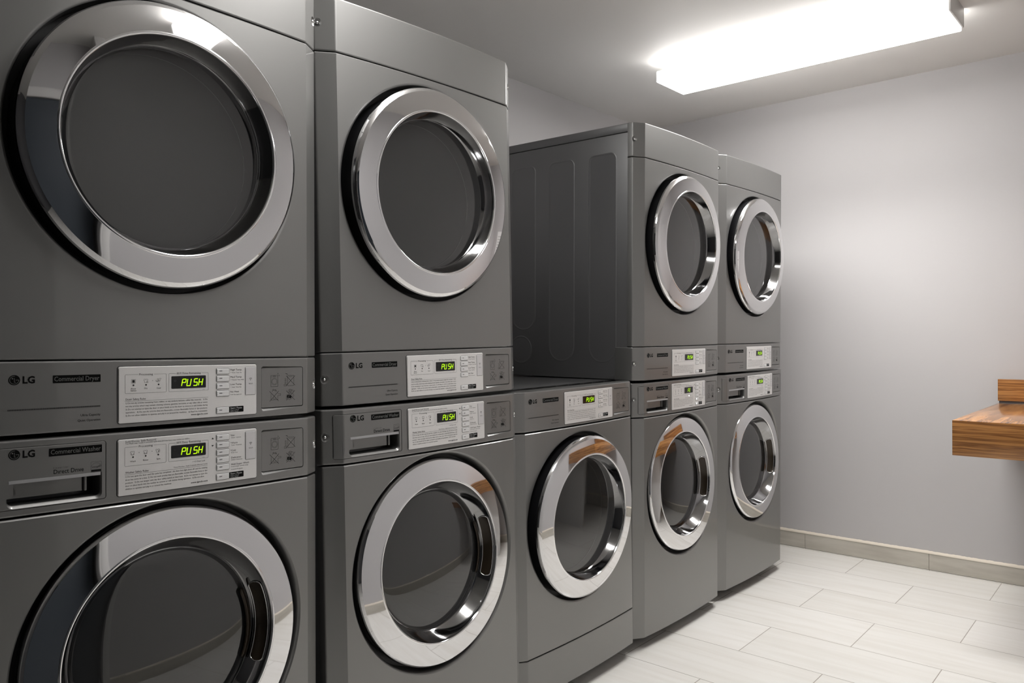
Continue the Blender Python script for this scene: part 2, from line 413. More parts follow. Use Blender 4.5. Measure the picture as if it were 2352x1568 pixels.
# ------------------------------------------------------------------ shared meshes
def screw_meshes():
    nx, ny = -.562, -.827                                           # outward normal of the left corner facet
    c = (.0068, F(.0068))
    def sph(name, r, o, z0, mirror, m, squash=1.):
        bm = bmesh.new(); bmesh.ops.create_uvsphere(bm, u_segments=24, v_segments=14, radius=r)
        ang = math.atan2(ny, nx)
        Mx = Matrix.Rotation(ang, 4, 'Z') @ Matrix.Diagonal((squash, 1, 1, 1))
        bm.transform(Matrix.Translation((c[0] + nx * o, c[1] + ny * o, z0)) @ Mx)
        if mirror:
            bm.transform(Matrix.Diagonal((-1, 1, 1, 1))); bm.transform(Matrix.Translation((W, 0, 0))); bmesh.ops.reverse_faces(bm, faces=bm.faces)
        me = bpy.data.meshes.new(name); bm.to_mesh(me); bm.free(); return finish(me, m, 40)
    return sph
sph = screw_meshes()

CONTROL_H_D, CONTROL_H_W = .1275, .1293
def control_block(kind):
    h = CONTROL_H_D if kind == 'dryer' else CONTROL_H_W
    z0 = .003 if kind == 'dryer' else .0015
    base = block(prof(.075), z0, h, .0030).me('control_panel', M['paint'])
    zc = 0 if kind == 'dryer' else .0008
    def ext(g):   # enlarged outline with a sloping lower lip
        o = []
        for x, z in rrect(.5275, .6335, .0215 + zc, .1072 + zc, .005):
            t = (x - .5275) / .106
            if z < .06: z -= (.0062 - .0048 * t) * g
            else: z += (.0030 - .0026 * t) * g
            if x < .56: x -= .0010 * g
            o.append((x, z))
        return o
    cs = [loft('c', [(ext(1), lambda x: F(x) - .01), (ext(1), lambda x: F(x) + .00005), (ext(.15), lambda x: F(x) + .0042), (ext(0), lambda x: F(x) + .0075)])]
    if kind == 'washer':
        o = rrect(.0204, .2127, .0132, .1173, .0048)
        cs.append(loft('c', [(o, lambda x: F(x) - .01), (o, lambda x: F(x) + .0), (o, lambda x: -.004), (o, lambda x: .06)]))
    for mir in (False, True): cs.append(sph('c', .0122, .0062, .0660, mir, M['paint']))
    me = cut(base, cs, 'control_panel', M['paint'])
    return me

def FC(x): return -.0316 + (x - .528) / .105 * .0030
def cover_mesh(zc):
    return slab(.5281, .6331, .0220 + zc, .1067 + zc, .004, 0, .003, .0006, FC).me('coin_cover', M['paint'])
def pictograms(zc):
    k = Ink(.0003, FC); w = .00045; z = lambda v: v + zc
    # allowed machine
    k.line(rrect(.5515, .5693, z(.0658), z(.0902), .001, 2), w, True); k.arc(.5604, z(.0768), .0058, 0, 360, w * .8, 20); k.arc(.5604, z(.0768), .0076, 0, 360, w * .6, 20)
    k.line([(.5517, z(.0868)), (.5691, z(.0868))], w * .7); k.line(rrect(.5575, .5630, z(.0873), z(.0892), .0003, 1), w * .7, True)
    for x, zz in ((.5692, .0935), (.5722, .0895)):
        k.line([(x - .0018, z(zz)), (x + .0018, z(zz))], w * .7); k.line([(x, z(zz) - .0022), (x, z(zz) + .0022)], w * .7)
    # crossed machine with stack
    k.line(rrect(.5935, .6096, z(.0666), z(.0890), .001, 2), w, True); k.line([(.5965, z(.0865)), (.6065, z(.0865))], w)
    for i in range(9): k.line([(.5860, z(.0682 + i * .0018)), (.5905, z(.0682 + i * .0018))], w * .8)
    k.line(rrect(.5845, .5910, z(.0660), z(.0700), .0006, 1), w, True); k.line([(.5888, z(.0935)), (.5935, z(.0915))], w * 2)
    k.line([(.5902, z(.0883)), (.6126, z(.0670))], .0007); k.line([(.5902, z(.0670)), (.6126, z(.0883))], .0007)
    # crossed pot
    k.line([(.5520, z(.0510)), (.5520, z(.0375)), (.5690, z(.0375)), (.5690, z(.0465)), (.5760, z(.0465)), (.5760, z(.0500)), (.5700, z(.0500)), (.5680, z(.0530))], w)
    k.arc(.5605, z(.0425), .0035, 180, 360, w, 8); k.arc(.5575, z(.0590), .0014, 0, 360, w, 10); k.arc(.5628, z(.0578), .0018, 0, 360, w, 10); k.arc(.5605, z(.0515), .0070, 30, 150, w, 8)
    k.line([(.5486, z(.0559)), (.5708, z(.0347))], .0007); k.line([(.5486, z(.0347)), (.5708, z(.0559))], .0007)
    # crossed hands
    k.arc(.5995, z(.0545), .0045, 0, 360, w, 14); k.arc(.6045, z(.0530), .0040, 0, 300, w, 12); k.text('S', .5975, z(.0522), .005)
    k.line([(.6060, z(.0500)), (.6100, z(.0450)), (.6085, z(.0420))], w)
    k.poly([(.5925, z(.0465)), (.5965, z(.0475)), (.5955, z(.0400)), (.5915, z(.0405))]); k.poly([(.5975, z(.0470)), (.6045, z(.0430)), (.6015, z(.0385)), (.5965, z(.0400))])
    k.line([(.5905, z(.0480)), (.5895, z(.0390)), (.5990, z(.0358)), (.6060, z(.0400)), (.6065, z(.0440))], w)
    k.line([(.5901, z(.0557)), (.6121, z(.0349))], .0007); k.line([(.5901, z(.0349)), (.6121, z(.0557))], .0007)
    return k.done('pictogram_print', M['picto'])

SEG = {'P': 'abefg', 'U': 'bcdef', 'S': 'acdfg', 'H': 'bcefg', 'F': 'aefg', 'E': 'adefg'}
def digits(chars, dz):
    k = Ink(.00135 + .0002); H, wd, t = .0130, .0070, .0016
    for ch, x0 in chars:
        z0 = .0758 + dz
        def p(x, z): return (x0 + x + z * .19, z0 + z)
        g = .0005; h2 = H / 2
        S = {'a': [(g + t * .2, H), (wd - g - t * .2, H)], 'd': [(g, 0), (wd - g, 0)], 'g': [(g, h2), (wd - g, h2)],
             'f': [(0, h2 + g), (0, H - g)], 'b': [(wd, h2 + g), (wd, H - g)], 'e': [(0, g), (0, h2 - g)], 'c': [(wd, g), (wd, h2 - g)]}
        for c in SEG[ch]:
            a, b = S[c]; k.line([p(*a), p(*b)], t)
    return k.done('display_digits', M['digit'])
PUSH = (('P', .3495), ('U', .3598), ('S', .3735), ('H', .3838))

def bar_mark(k, x, z): k.poly([(x, z - .0006), (x + .0064, z - .0006), (x + .0064, z + .0006), (x, z + .0006)])

SH = {}   # shared mesh data
SH['arrows'] = []
for tri in ([(.4120, .1021), (.4168, .1021), (.4144, .1056)], [(.4120, .0906), (.4144, .0873), (.4168, .0906)]):
    k = Ink(.0025); k.poly(tri); SH['arrows'].append(k.done('arrow_mark', M['print']))
for kind in ('dryer', 'washer'):
    dz = 0 if kind == 'dryer' else .0019
    SH[kind, 'control'] = control_block(kind)
    zc = 0 if kind == 'dryer' else .0008
    SH[kind, 'cover'] = cover_mesh(zc); SH[kind, 'picto'] = pictograms(zc)
    pz0, pz1 = (.0109, .1151) if kind == 'dryer' else (.0136, .1164)
    SH[kind, 'plate'] = slab(.2312, .5138, pz0, pz1, .004, .0022, .006, .0011).me('control_plate', M['plate'])
    SH[kind, 'gasket'] = slab(.2300, .5150, pz0 - .0012, pz1 + .0012, .005, .0004, .004, .0003).me('plate_gasket', M['black'])
    ink, ink2, tops = plate_ink(kind); SH[kind, 'ink'] = ink.done('printed_text', M['print']); SH[kind, 'ink2'] = ink2.done('button_labels', M['print'])
    SH[kind, 'disp'] = slab(.3297, .3999, .0708 + dz, .0951 + dz, .0018, .0013 + .0001, .003, .0002, F).me('display', M['glossblack'])
    # bezel around display: thin bright lip below it
    SH[kind, 'bezel'] = slab(.3288, .4010, .0697 + dz, .0962 + dz, .0024, .0024, .001, .0004).me('display_bezel', M['plate'])
    SH[kind, 'digits'] = digits(PUSH, dz)
    SH[kind, 'dispw'] = None
    bt = []
    for t in tops: bt.append((.4220, .4500, t - .0112, t))
    t5 = .0293 if kind == 'dryer' else .0314
    bt.append((.4216, .4498, t5 - .0120, t5))
    SH[kind, 'btns'] = []
    for i, (a, b, c, d) in enumerate(bt):
        q = slab(a, b, c, d, .0016, .0036, .002, .0010); bme = q.me('b', M['button'])
        k = Ink(.0024); k.k = 1; k.line(rrect(a - .0003, b + .0003, c - .0003, d + .0003, .0018, 3), .0007, True); k.off = .0038; bar_mark(k, a + .0060, (c + d) / 2 + .0006)
        q2 = MB(); q2.add([tuple(v.co) for v in bme.vertices], [tuple(p.vertices) for p in bme.polygons]); q2.k = 1; q2.add(k.v, k.f)
        SH[kind, 'btns'].append(q2.me('button', [M['button'], M['print']], 32, False))
    b = bt[-1]
    k = Ink(.0024); k.k = 0; k.poly(rrect(.4502, .4828, b[2] + .0006, b[3] + .0006, [.0012, .0012, .0001, .0001], 3))
    k.k = 1
    k.text('Start / Pause', .4529, b[3] - .0044, .0033, x1=.4789, bold=.01, d=.0002); k.text('Depart / Pause', .4529, b[3] - .0076, .0018, x1=.4722, d=.0002); k.text('Inicio / Pausa', .4529, b[3] - .0104, .0018, x1=.4705, d=.0002)
    SH[kind, 'start'] = k.done('start_badge', [M['printb'], M['printw']])
    SH[kind, 'wifi'] = slab(.4868, .5103, .0520 + dz, .1092 + dz, .0016, .0028, .002, .0007).me('wifi_cover', M['wifi'])
    k = Ink(.00295); xw = .4990; zw = .0822 + dz
    k.disc(xw, zw, .0007, 10)
    for r in (.0019, .0033, .0047): k.arc(xw, zw, r, 45, 135, .0005, 8)
    k.text('Wi-Fi', .4945, .0736 + dz, .0026, x1=.5041)
    k.line(rrect(.4865, .5106, .0517 + dz, .1095 + dz, .0018, 3), .0004, True, d=-.0004)
    SH[kind, 'wifiink'] = k.done('wifi_print', M['print'])
    k = Ink(.0016); k.text('Wi-Fi', .3338, .0773 + dz, .0018, x1=.3398); xw, zw = .3368, .0830 + dz
    for r in (.0016, .0030, .0044): k.arc(xw, zw, r, 45, 135, .0004, 8)
    SH[kind, 'ghost'] = k.done('unlit_symbols', mat('unlit_segment', (.03, .03, .03), .5))

# dryer front print (logo, name badge, dashed line, small lines)
k = Ink(.0004); logo(k, .0960); k.k = 0
k.poly(rrect(.1244, .2019, .0888, .1024, .0008, 2)); k.k = 1
k.text('Commercial Dryer', .1266, .0921, .0078, x1=.1997, d=.00015, bold=.006)
SH['dryer', 'logo'] = k.done('brand_logo_and_badge', [M['printb'], M['printl']])
k = Ink(.0004)
for i in range(116):
    x = .0571 + i * .00125; k.line([(x, .0444), (x, .0465)], .00062)
k.text('Ultra Capacity', .1687, .0288, .0040, x1=.2015); k.text('Quiet Operation', .1638, .0196, .0040, x1=.2015)
SH['dryer', 'tag'] = k.done('tagline_print', M['picto'])

# washer drawer
DR = dict(x0=.0211, x1=.2120, z0=.0140, z1=.1166)
q = slab(DR['x0'], DR['x1'], DR['z0'], DR['z1'], .0042, 0., .034, .0010)
c1 = rrect(.0562, .2056, .0152, .0625, [.011, .001, .001, .011], 6); cm1 = rrect(.0568, .2050, .0160, .0624, [.0105, .001, .001, .0105], 6); cm2 = rrect(.0577, .2040, .0180, .0623, [.0095, .001, .001, .0095], 6); c2 = rrect(.0585, .2032, .0200, .0622, [.0085, .001, .001, .0085], 6); c3 = rrect(.0615, .2010, .0235, .0600, [.008, .002, .002, .008], 6)
SH['washer', 'drawer'] = cut(q.me('detergent_drawer', M['paint']), [loft('c', [(c1, lambda x: F(x) - .01), (c1, lambda x: F(x) - .0001), (cm1, lambda x: F(x) + .0008), (cm2, lambda x: F(x) + .0024), (c2, lambda x: F(x) + .0050), (c2, lambda x: F(x) + .010), (c3, lambda x: F(x) + .05)])], 'detergent_drawer', M['paint'])
SH['washer', 'flap'] = slab(.0600, .1790, .0300, .0610, .002, -.016, .004, .001).me('drawer_flap', M['paint'])
q = MB(); q.box((.1800, F(.18) + .012, .030), (.1850, F(.18) + .0285, .061)); SH['washer', 'rib'] = bevel(q.me('drawer_rib', M['paint']), .0015)
SH['washer', 'lip'] = slab(.0595, .2030, .0566, .0622, .0008, .0003, .012, .0005).me('drawer_handle', M['lip'])
k = Ink(.0003); logo(k, .1054, .0596); k.k = 0
k.poly(rrect(.1198, .2053, .0974, .1110, .0008, 2)); k.k = 1
k.text('Commercial Washer', .1226, .1007, .0078, x1=.2030, d=.00015, bold=.006)
SH['washer', 'logo'] = k.done('brand_logo_and_badge', [M['printb'], M['printl']])
k = Ink(.0003)
k.text('D\u0131rect Dr\u0131ve', .1271, .0668, .0072, x1=.1750, bold=.008); 
for i, ch in enumerate('Inverter'): k.text(ch, .1272 + i * .0031, .0757, .0030)
w = .0003; k.line(rrect(.1869, .2043, .0632, .0811, .0003, 1), w, True)
k.poly(rrect(.1874, .2038, .0637, .0672, .0002, 1)); k.arc(.1956, .0700, .0088, 15, 165, w, 14, ry=.0090)
k.text('energy', .1885, .0708, .0030, x1=.1995, slant=.3); s5 = [(.2012 + .0022 * math.cos(PI / 2 + i * 4 * PI / 5), .0728 + .0022 * math.sin(PI / 2 + i * 4 * PI / 5)) for i in range(5)]; k.line(s5, w * .8, True)
SH['washer', 'tag'] = k.done('drive_and_rating_print', M['picto'])

# fascia (the band with screws at the far end from the controls), .8327..  relative z 0...127
SH['fascia'] = cut(block(prof(.021), 0, .1272, .0028).me('fascia', M['paint']), [sph('c', .0122, .0062, .0650, False, M['paint']), sph('c', .0122, .0062, .0650, True, M['paint'])], 'fascia', M['paint'])
SH['kick'] = block(prof(.021), 0, .1272, .0018).me('kick_panel', M['paint'])
for mir in (False, True):
    SH['screw', mir] = sph('screw', .0040, -.0030, .0, mir, M['screw'], 1.2)

def door_panel(z0, z1, cx, cz, fil):
    q = MB(); e = .0026
    fr = [(0, .021), (0, .0028), (.0006, .0008), (.0022, F(.0022)), (.0034, F(.0034)), (XC - .0030, F(XC - .0030)), (XC - .0008, F(XC - .0008)), (XC, F(XC) - .0), (XC, .021)]
    b = block(fr, z0, z1, e)
    q.add(b.v, b.f); q.add([(W - x, y, z) for x, y, z in b.v], [tuple(reversed(f)) for f in b.f])
    X0, X1 = XC, W - XC
    ang = [2 * PI * i / 160 for i in range(160)]
    for X, Z in ((X0, z0), (X1, z0), (X1, z1), (X0, z1)): ang.append(math.atan2(Z - cz, X - cx) % (2 * PI))
    ang = sorted(set(round(a, 7) for a in ang)); n = len(ang)
    def rect(a):
        c, s = math.cos(a), math.sin(a); t = 1e9
        if c > 1e-9: t = min(t, (X1 - cx) / c)
        if c < -1e-9: t = min(t, (X0 - cx) / c)
        if s > 1e-9: t = min(t, (z1 - cz) / s)
        if s < -1e-9: t = min(t, (z0 - cz) / s)
        return cx + t * c, cz + t * s
    v = []
    for r, dy in fil:                                                # from deep inside the well outwards
        v += [(cx + r * math.cos(a), (F(cx + r * math.cos(a)) if dy < .03 else -.035) + dy, cz + r * math.sin(a)) for a in ang]
    R0 = fil[-1][0]
    for t in (.02, .06, .15, .3, .5, .75, .985, 1.):
        for a in ang:
            rx, rz = rect(a); hx, hz = cx + R0 * math.cos(a), cz + R0 * math.sin(a)
            rz2 = min(max(rz, z0 + e), z1 - e)
            x = hx + (rx - hx) * t; z = hz + (rz2 - hz) * t; v.append((x, F(min(max(x, XC), W - XC)), z))
    side = []
    for a in ang:
        rx, rz = rect(a); s = abs(rz - z0) > 1e-6 and abs(rz - z1) > 1e-6; side.append(s)
        v.append((rx, F(rx) + (0 if s else e), rz))
    for a in ang:
        rx, rz = rect(a); v.append((rx, .02, rz))
    rows = len(fil) + 10; f = []
    for j in range(rows - 1):
        for i in range(n):
            i2 = (i + 1) % n
            if j == rows - 2 and side[i] and side[i2]: continue
            f.append((j * n + i, j * n + i2, (j + 1) * n + i2, (j + 1) * n + i))
    q.add(v, f)
    return q.me('door_panel', M['paint'], 32)

DC = dict(dryer=(.327, .5315), washer=(.341, .5655))
SH['dryer', 'panel'] = door_panel(.1300, .8305, *DC['dryer'], [(.2755, .06), (.2760, .016), (.2770, .0055), (.2785, .0018), (.2810, .0003), (.2840, 0.)])
SH['washer', 'panel'] = door_panel(.0274, .8515, *DC['washer'], [(.2750, .06), (.2755, .029), (.2768, .017), (.2788, .0078), (.2812, .0025), (.2842, 0.)])

# doors
def face(r0, r1, y0, a0, a1, n=12):
    out = []; y = y0
    for i in range(n + 1):
        r = r0 + (r1 - r0) * i / n; out.append((r, y)); t = (i + .5) / n; y += (r1 - r0) / n * math.tan(math.radians(a0 + (a1 - a0) * t ** 1.6))
    return out
def door_meshes(kind):
    cx, cz = DC[kind]
    if kind == 'dryer': yi, ro = -.0750, .2672
    else: yi, ro = -.0440, .2668
    r1 = .2570 if kind == 'dryer' else .2608
    fc = face(.2105, r1, yi, 8., 10.5)
    yl = fc[-1][1]
    ring = [(.2046, yi + .010), (.2046, yi + .0035), (.2095, yi + .0010)] + fc + [(r1 + .0008, yl + .0005), (r1 + (ro - r1) * .45, yl + .0028), (r1 + (ro - r1) * .8, yl + .0062), (ro, yl + .0105), (ro, yl + .0165), (.2640, yl + .0175)]
    SH[kind, 'ring'] = lathe('door', cx, cz, ring, M['chrome'], 192, angle=14)
    SH[kind, 'bead'] = lathe('inner_rim', cx, cz, [(.2040, yi + .004), (.2044, yi + .0008), (.2058, yi - .0008), (.2080, yi - .0010), (.2098, yi - .0002), (.2107, yi + .0004)], M['bead'], 160)
    yb = yl + .0170
    SH[kind, 'body'] = lathe('door_body', cx, cz, [(.2645, yb), (.2630, yb + .006), (.2600, .000), (.2600, .012), (.190, .014)], M['black'], 160)
    if kind == 'dryer': fn = [(.2044, yi + .003), (.2032, yi + .008), (.1985, yi + .020), (.1940, yi + .034), (.1925, yi + .036), (.1915, yi + .0375), (.1900, yi + .0370)]; yg = yi + .037
    else: fn = [(.2044, yi + .003), (.2030, yi + .008), (.1950, yi + .022), (.1850, yi + .040), (.1830, yi + .042), (.1815, yi + .0435), (.1800, yi + .043)]; yg = yi + .043
    SH[kind, 'funnel'] = lathe('door_funnel', cx, cz, fn, M['funnel'], 160)
    rg = fn[-1][0]
    dome = [(rg * math.sin(PI / 2 * (1 - i / 14)), yg - .016 * (math.sin(PI / 2 * i / 14)) ** 1.2) for i in range(14)] + [(.0008, yg - .016)]
    if kind == 'dryer': dome = [(r, yg - .2 * (yg - y)) for r, y in dome]
    SH[kind, 'glass'] = lathe('door_glass', cx, cz, dome, M['glass'], 128, capend=True)
    SH[kind, 'drum'] = None
    q = MB()
    for (r, y) in []: pass
    pr = [(.19, .016), (.225, .03), (.25, .05)] + [(.25 + (.004 if i % 2 else 0), .05 + .028 * i) for i in range(1, 13)] + [(.25, .42), (.2, .44), (.09, .445), (.088, .438), (.03, .436), (.001, .436)]
    SH[kind, 'drum'] = lathe('drum', cx, cz, pr, M['drumst'], 96, angle=30)
    # baffles
    SH[kind, 'baffle'] = []
    for a in (0.3, 0.3 + 2 * PI / 3, .3 + 4 * PI / 3):
        b = MB()
        c, s = math.cos(a), math.sin(a); vs = []
        for y in (.06, .41):
            for rr, off in ((.252, -.045), (.205, -.012), (.205, .012), (.252, .045)): vs.append((cx + rr * c - off * s, y, cz + rr * s + off * c))
        b.add(vs, [(0, 1, 2, 3), (7, 6, 5, 4), (0, 4, 5, 1), (1, 5, 6, 2), (2, 6, 7, 3)])
        SH[kind, 'baffle'].append(bevel(b.me('drum_baffle', M['drumst']), .008, 3))
    SH[kind, 'shadowring'] = lathe('well_floor', cx, cz, [(.2770, .0135), (.19, .0150)], M['well'], 96)  # dark ring closing the well, shade of the gap painted in its colour
door_meshes('dryer'); door_meshes('washer')
def handle_mesh():
    """grip pocket on the inner right of the washer door ring"""
    cx, cz = DC['washer']; yi = -.0425; q = MB(); K = MB()
    A = math.radians(25); n = 72
    def surf(a, t, d): # t across funnel depth, 0 front..1 back; d outward from funnel wall (into the ring)
        r = .2015 + (.1880 - .2015) * t + d; y = yi + .008 + (.034 - .008) * t
        return (cx + r * math.cos(a), y, cz + r * math.sin(a))
    rows = []
    for i in range(n + 1):
        a = -A + 2 * A * i / n; e = abs(i / n * 2 - 1); w_ = math.sqrt(max(0., 1 - max(0., (e - .88) / .12) ** 2)) if e > .88 else 1.
        w_ = max(w_, .12); c = .5
        rows.append([surf(a, c - .46 * w_, -.0012), surf(a, c - .30 * w_, -.0004), surf(a, c + .30 * w_, -.0004), surf(a, c + .46 * w_, -.0012)])
    for r in rows: q.v += r
    for i in range(n):
        for j in range(3): a = i * 4 + j; q.f.append((a, a + 1, a + 5, a + 4)); q.m.append(0)
    me = q.me('handle_pocket', M['brass'])
    def loop(ts): return ts
    pts = []
    for i in range(n + 1):
        a = -A + 2 * A * i / n; e = abs(i / n * 2 - 1); w_ = max(math.sqrt(max(0., 1 - max(0., (e - .88) / .12) ** 2)) if e > .88 else 1., .12)
        pts.append(surf(a, .5 - .5 * w_, -.0015))
    for i in range(n, -1, -1):
        a = -A + 2 * A * i / n; e = abs(i / n * 2 - 1); w_ = max(math.sqrt(max(0., 1 - max(0., (e - .88) / .12) ** 2)) if e > .88 else 1., .12)
        pts.append(surf(a, .5 + .5 * w_, -.0015))
    m = len(pts); s = 8; c0 = Vector((cx, yi + .02, cz)); vs = []; fs = []
    for i in range(m):
        p = Vector(pts[i]); tng = (Vector(pts[(i + 1) % m]) - Vector(pts[i - 1])).normalized()
        u = (c0 - p); u = (u - tng * u.dot(tng)).normalized(); v2 = tng.cross(u)
        for k_ in range(s):
            a = 2 * PI * k_ / s; vs.append(p + u * .0011 * math.cos(a) + v2 * .0011 * math.sin(a))
    for i in range(m):
        for k_ in range(s):
            fs.append((i * s + k_, i * s + (k_ + 1) % s, ((i + 1) % m) * s + (k_ + 1) % s, ((i + 1) % m) * s + k_))
    rim = mesh('handle_rim', vs, fs, M['bead'], 60)
    return me, rim
SH['handle'], SH['handlerim'] = handle_mesh()
def handle2():
    cx, cz = DC['washer']; yg = -.0440 + .043; q = MB(); A = math.radians(25); n = 72
    for i in range(n + 1):
        a = -A + 2 * A * i / n; e = abs(i / n * 2 - 1); w_ = max(math.sqrt(max(0., 1 - ((e - .88) / .12) ** 2)) if e > .88 else 1., .12)
        for t in (.169 - .0065 * w_, .169 + .0065 * w_): q.v.append((cx + t * math.cos(a), yg - .0105 + (t - .169) * .35, cz + t * math.sin(a)))
    for i in range(n): q.f.append((i * 2, i * 2 + 1, i * 2 + 3, i * 2 + 2)); q.m.append(0)
    me = q.me('handle_pocket', M['brass'])
    bm = bmesh.new(); bm.from_mesh(me); r_ = bmesh.ops.extrude_face_region(bm, geom=bm.faces[:]); bmesh.ops.translate(bm, vec=(0, .002, 0), verts=[v for v in r_['geom'] if isinstance(v, bmesh.types.BMVert)]); bmesh.ops.recalc_face_normals(bm, faces=bm.faces); bm.to_mesh(me); bm.free()
    return me
SH['handle2'] = handle2()

# cabinets
def side_slot(q, y0, y1, z0, z1, rt, rb, xs, sgn):
    """pressed panel in a cabinet side: raised 1.5 mm with sloped border"""
    o = rrect(y0, y1, z0, z1, [rb, rt, rt, rb], 8); n = len(o); cy = (y0 + y1) / 2; v = []
    def ins(d):
        return rrect(y0 + d, y1 - d, z0 + d, z1 - d, [max(rb - d, .001), max(rt - d, .001), max(rt - d, .001), max(rb - d, .001)], 8)
    for o_, h in ((ins(0), 0.), (ins(.0025), .0013), (ins(.0045), .0013), (ins(.0075), .0002), (ins(.0090), .0002)):
        v += [(xs + sgn * h, y, z) for y, z in o_]
    f = [(j * n + i, j * n + (i + 1) % n, (j + 1) * n + (i + 1) % n, (j + 1) * n + i) for j in range(4) for i in range(n)] + [tuple(4 * n + i for i in range(n))]
    q.add(v, f)
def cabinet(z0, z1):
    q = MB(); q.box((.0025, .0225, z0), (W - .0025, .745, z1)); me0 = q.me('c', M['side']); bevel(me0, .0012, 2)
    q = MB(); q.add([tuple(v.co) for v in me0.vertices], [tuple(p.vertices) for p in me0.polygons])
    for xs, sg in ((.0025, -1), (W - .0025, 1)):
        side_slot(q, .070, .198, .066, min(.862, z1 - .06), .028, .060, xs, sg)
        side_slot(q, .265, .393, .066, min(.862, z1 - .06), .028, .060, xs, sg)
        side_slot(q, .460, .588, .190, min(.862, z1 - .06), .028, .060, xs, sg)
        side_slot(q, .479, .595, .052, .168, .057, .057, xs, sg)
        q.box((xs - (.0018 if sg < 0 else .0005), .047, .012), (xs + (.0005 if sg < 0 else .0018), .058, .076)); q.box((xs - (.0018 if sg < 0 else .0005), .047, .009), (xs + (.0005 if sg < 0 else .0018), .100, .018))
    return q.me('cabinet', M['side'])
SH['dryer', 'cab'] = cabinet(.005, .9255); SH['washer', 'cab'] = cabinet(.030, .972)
SH['cover'] = boxmesh('top_cover', (.0008, .0222, .9272), (W - .0008, .750, .9597), M['side'], .003)
f = lathe('foot', 0, 0, [(.001, 0), (.024, 0), (.025, .004), (.024, .010), (.012, .014), (.009, .016), (.009, 1.0), (.001, 1.0)], M['rubber'], 24)
for v in f.vertices: v.co = (v.co.x, v.co.z, v.co.y)                # spin axis upright, foot length 1 so each foot is stretched to the floor
SH['foot'] = f
SH['plinth'] = boxmesh('base_pan', (.02, .03, -.012), (W - .02, .72, .006), M['dark'], .002)

# ------------------------------------------------------------------ the machines
FLOOR = -1.18          # measured relative to the camera; world z = value + 1.18
POSE = {'D1': (.3906, 1.5267, -.1627, -.5183, .7913, -.1837), 'W1': (.3713, 1.5087, -1.1499, -.6732, .9132, -.104),
        'D2': (1.1031, 1.5384, -.1639, -.5223, -.3893, -.1989), 'W2': (1.0985, 1.5179, -1.151, -.6591, -.1831, -.1361),
        'D3': (1.8264, 1.5812, -1.1323, -.0316, -.457, .2114), 'D4': (2.5074, 1.5753, -.1717, .6433, -.0463, .2355),
        'W4': (2.5148, 1.5847, -1.1615, .361, -.2549, .2514), 'D5': (3.2072, 1.5862, -.1709, .727, -.109, -.0653), 'W5': (3.2224, 1.5972, -1.1606, .6858, -.2971, -.0105)}
def tag(o, label=None, cat=None, group=None, kind=None):
    if label: o['label'] = label
    if cat: o['category'] = cat
    if group: o['group'] = group
    if kind: o['kind'] = kind
    return o
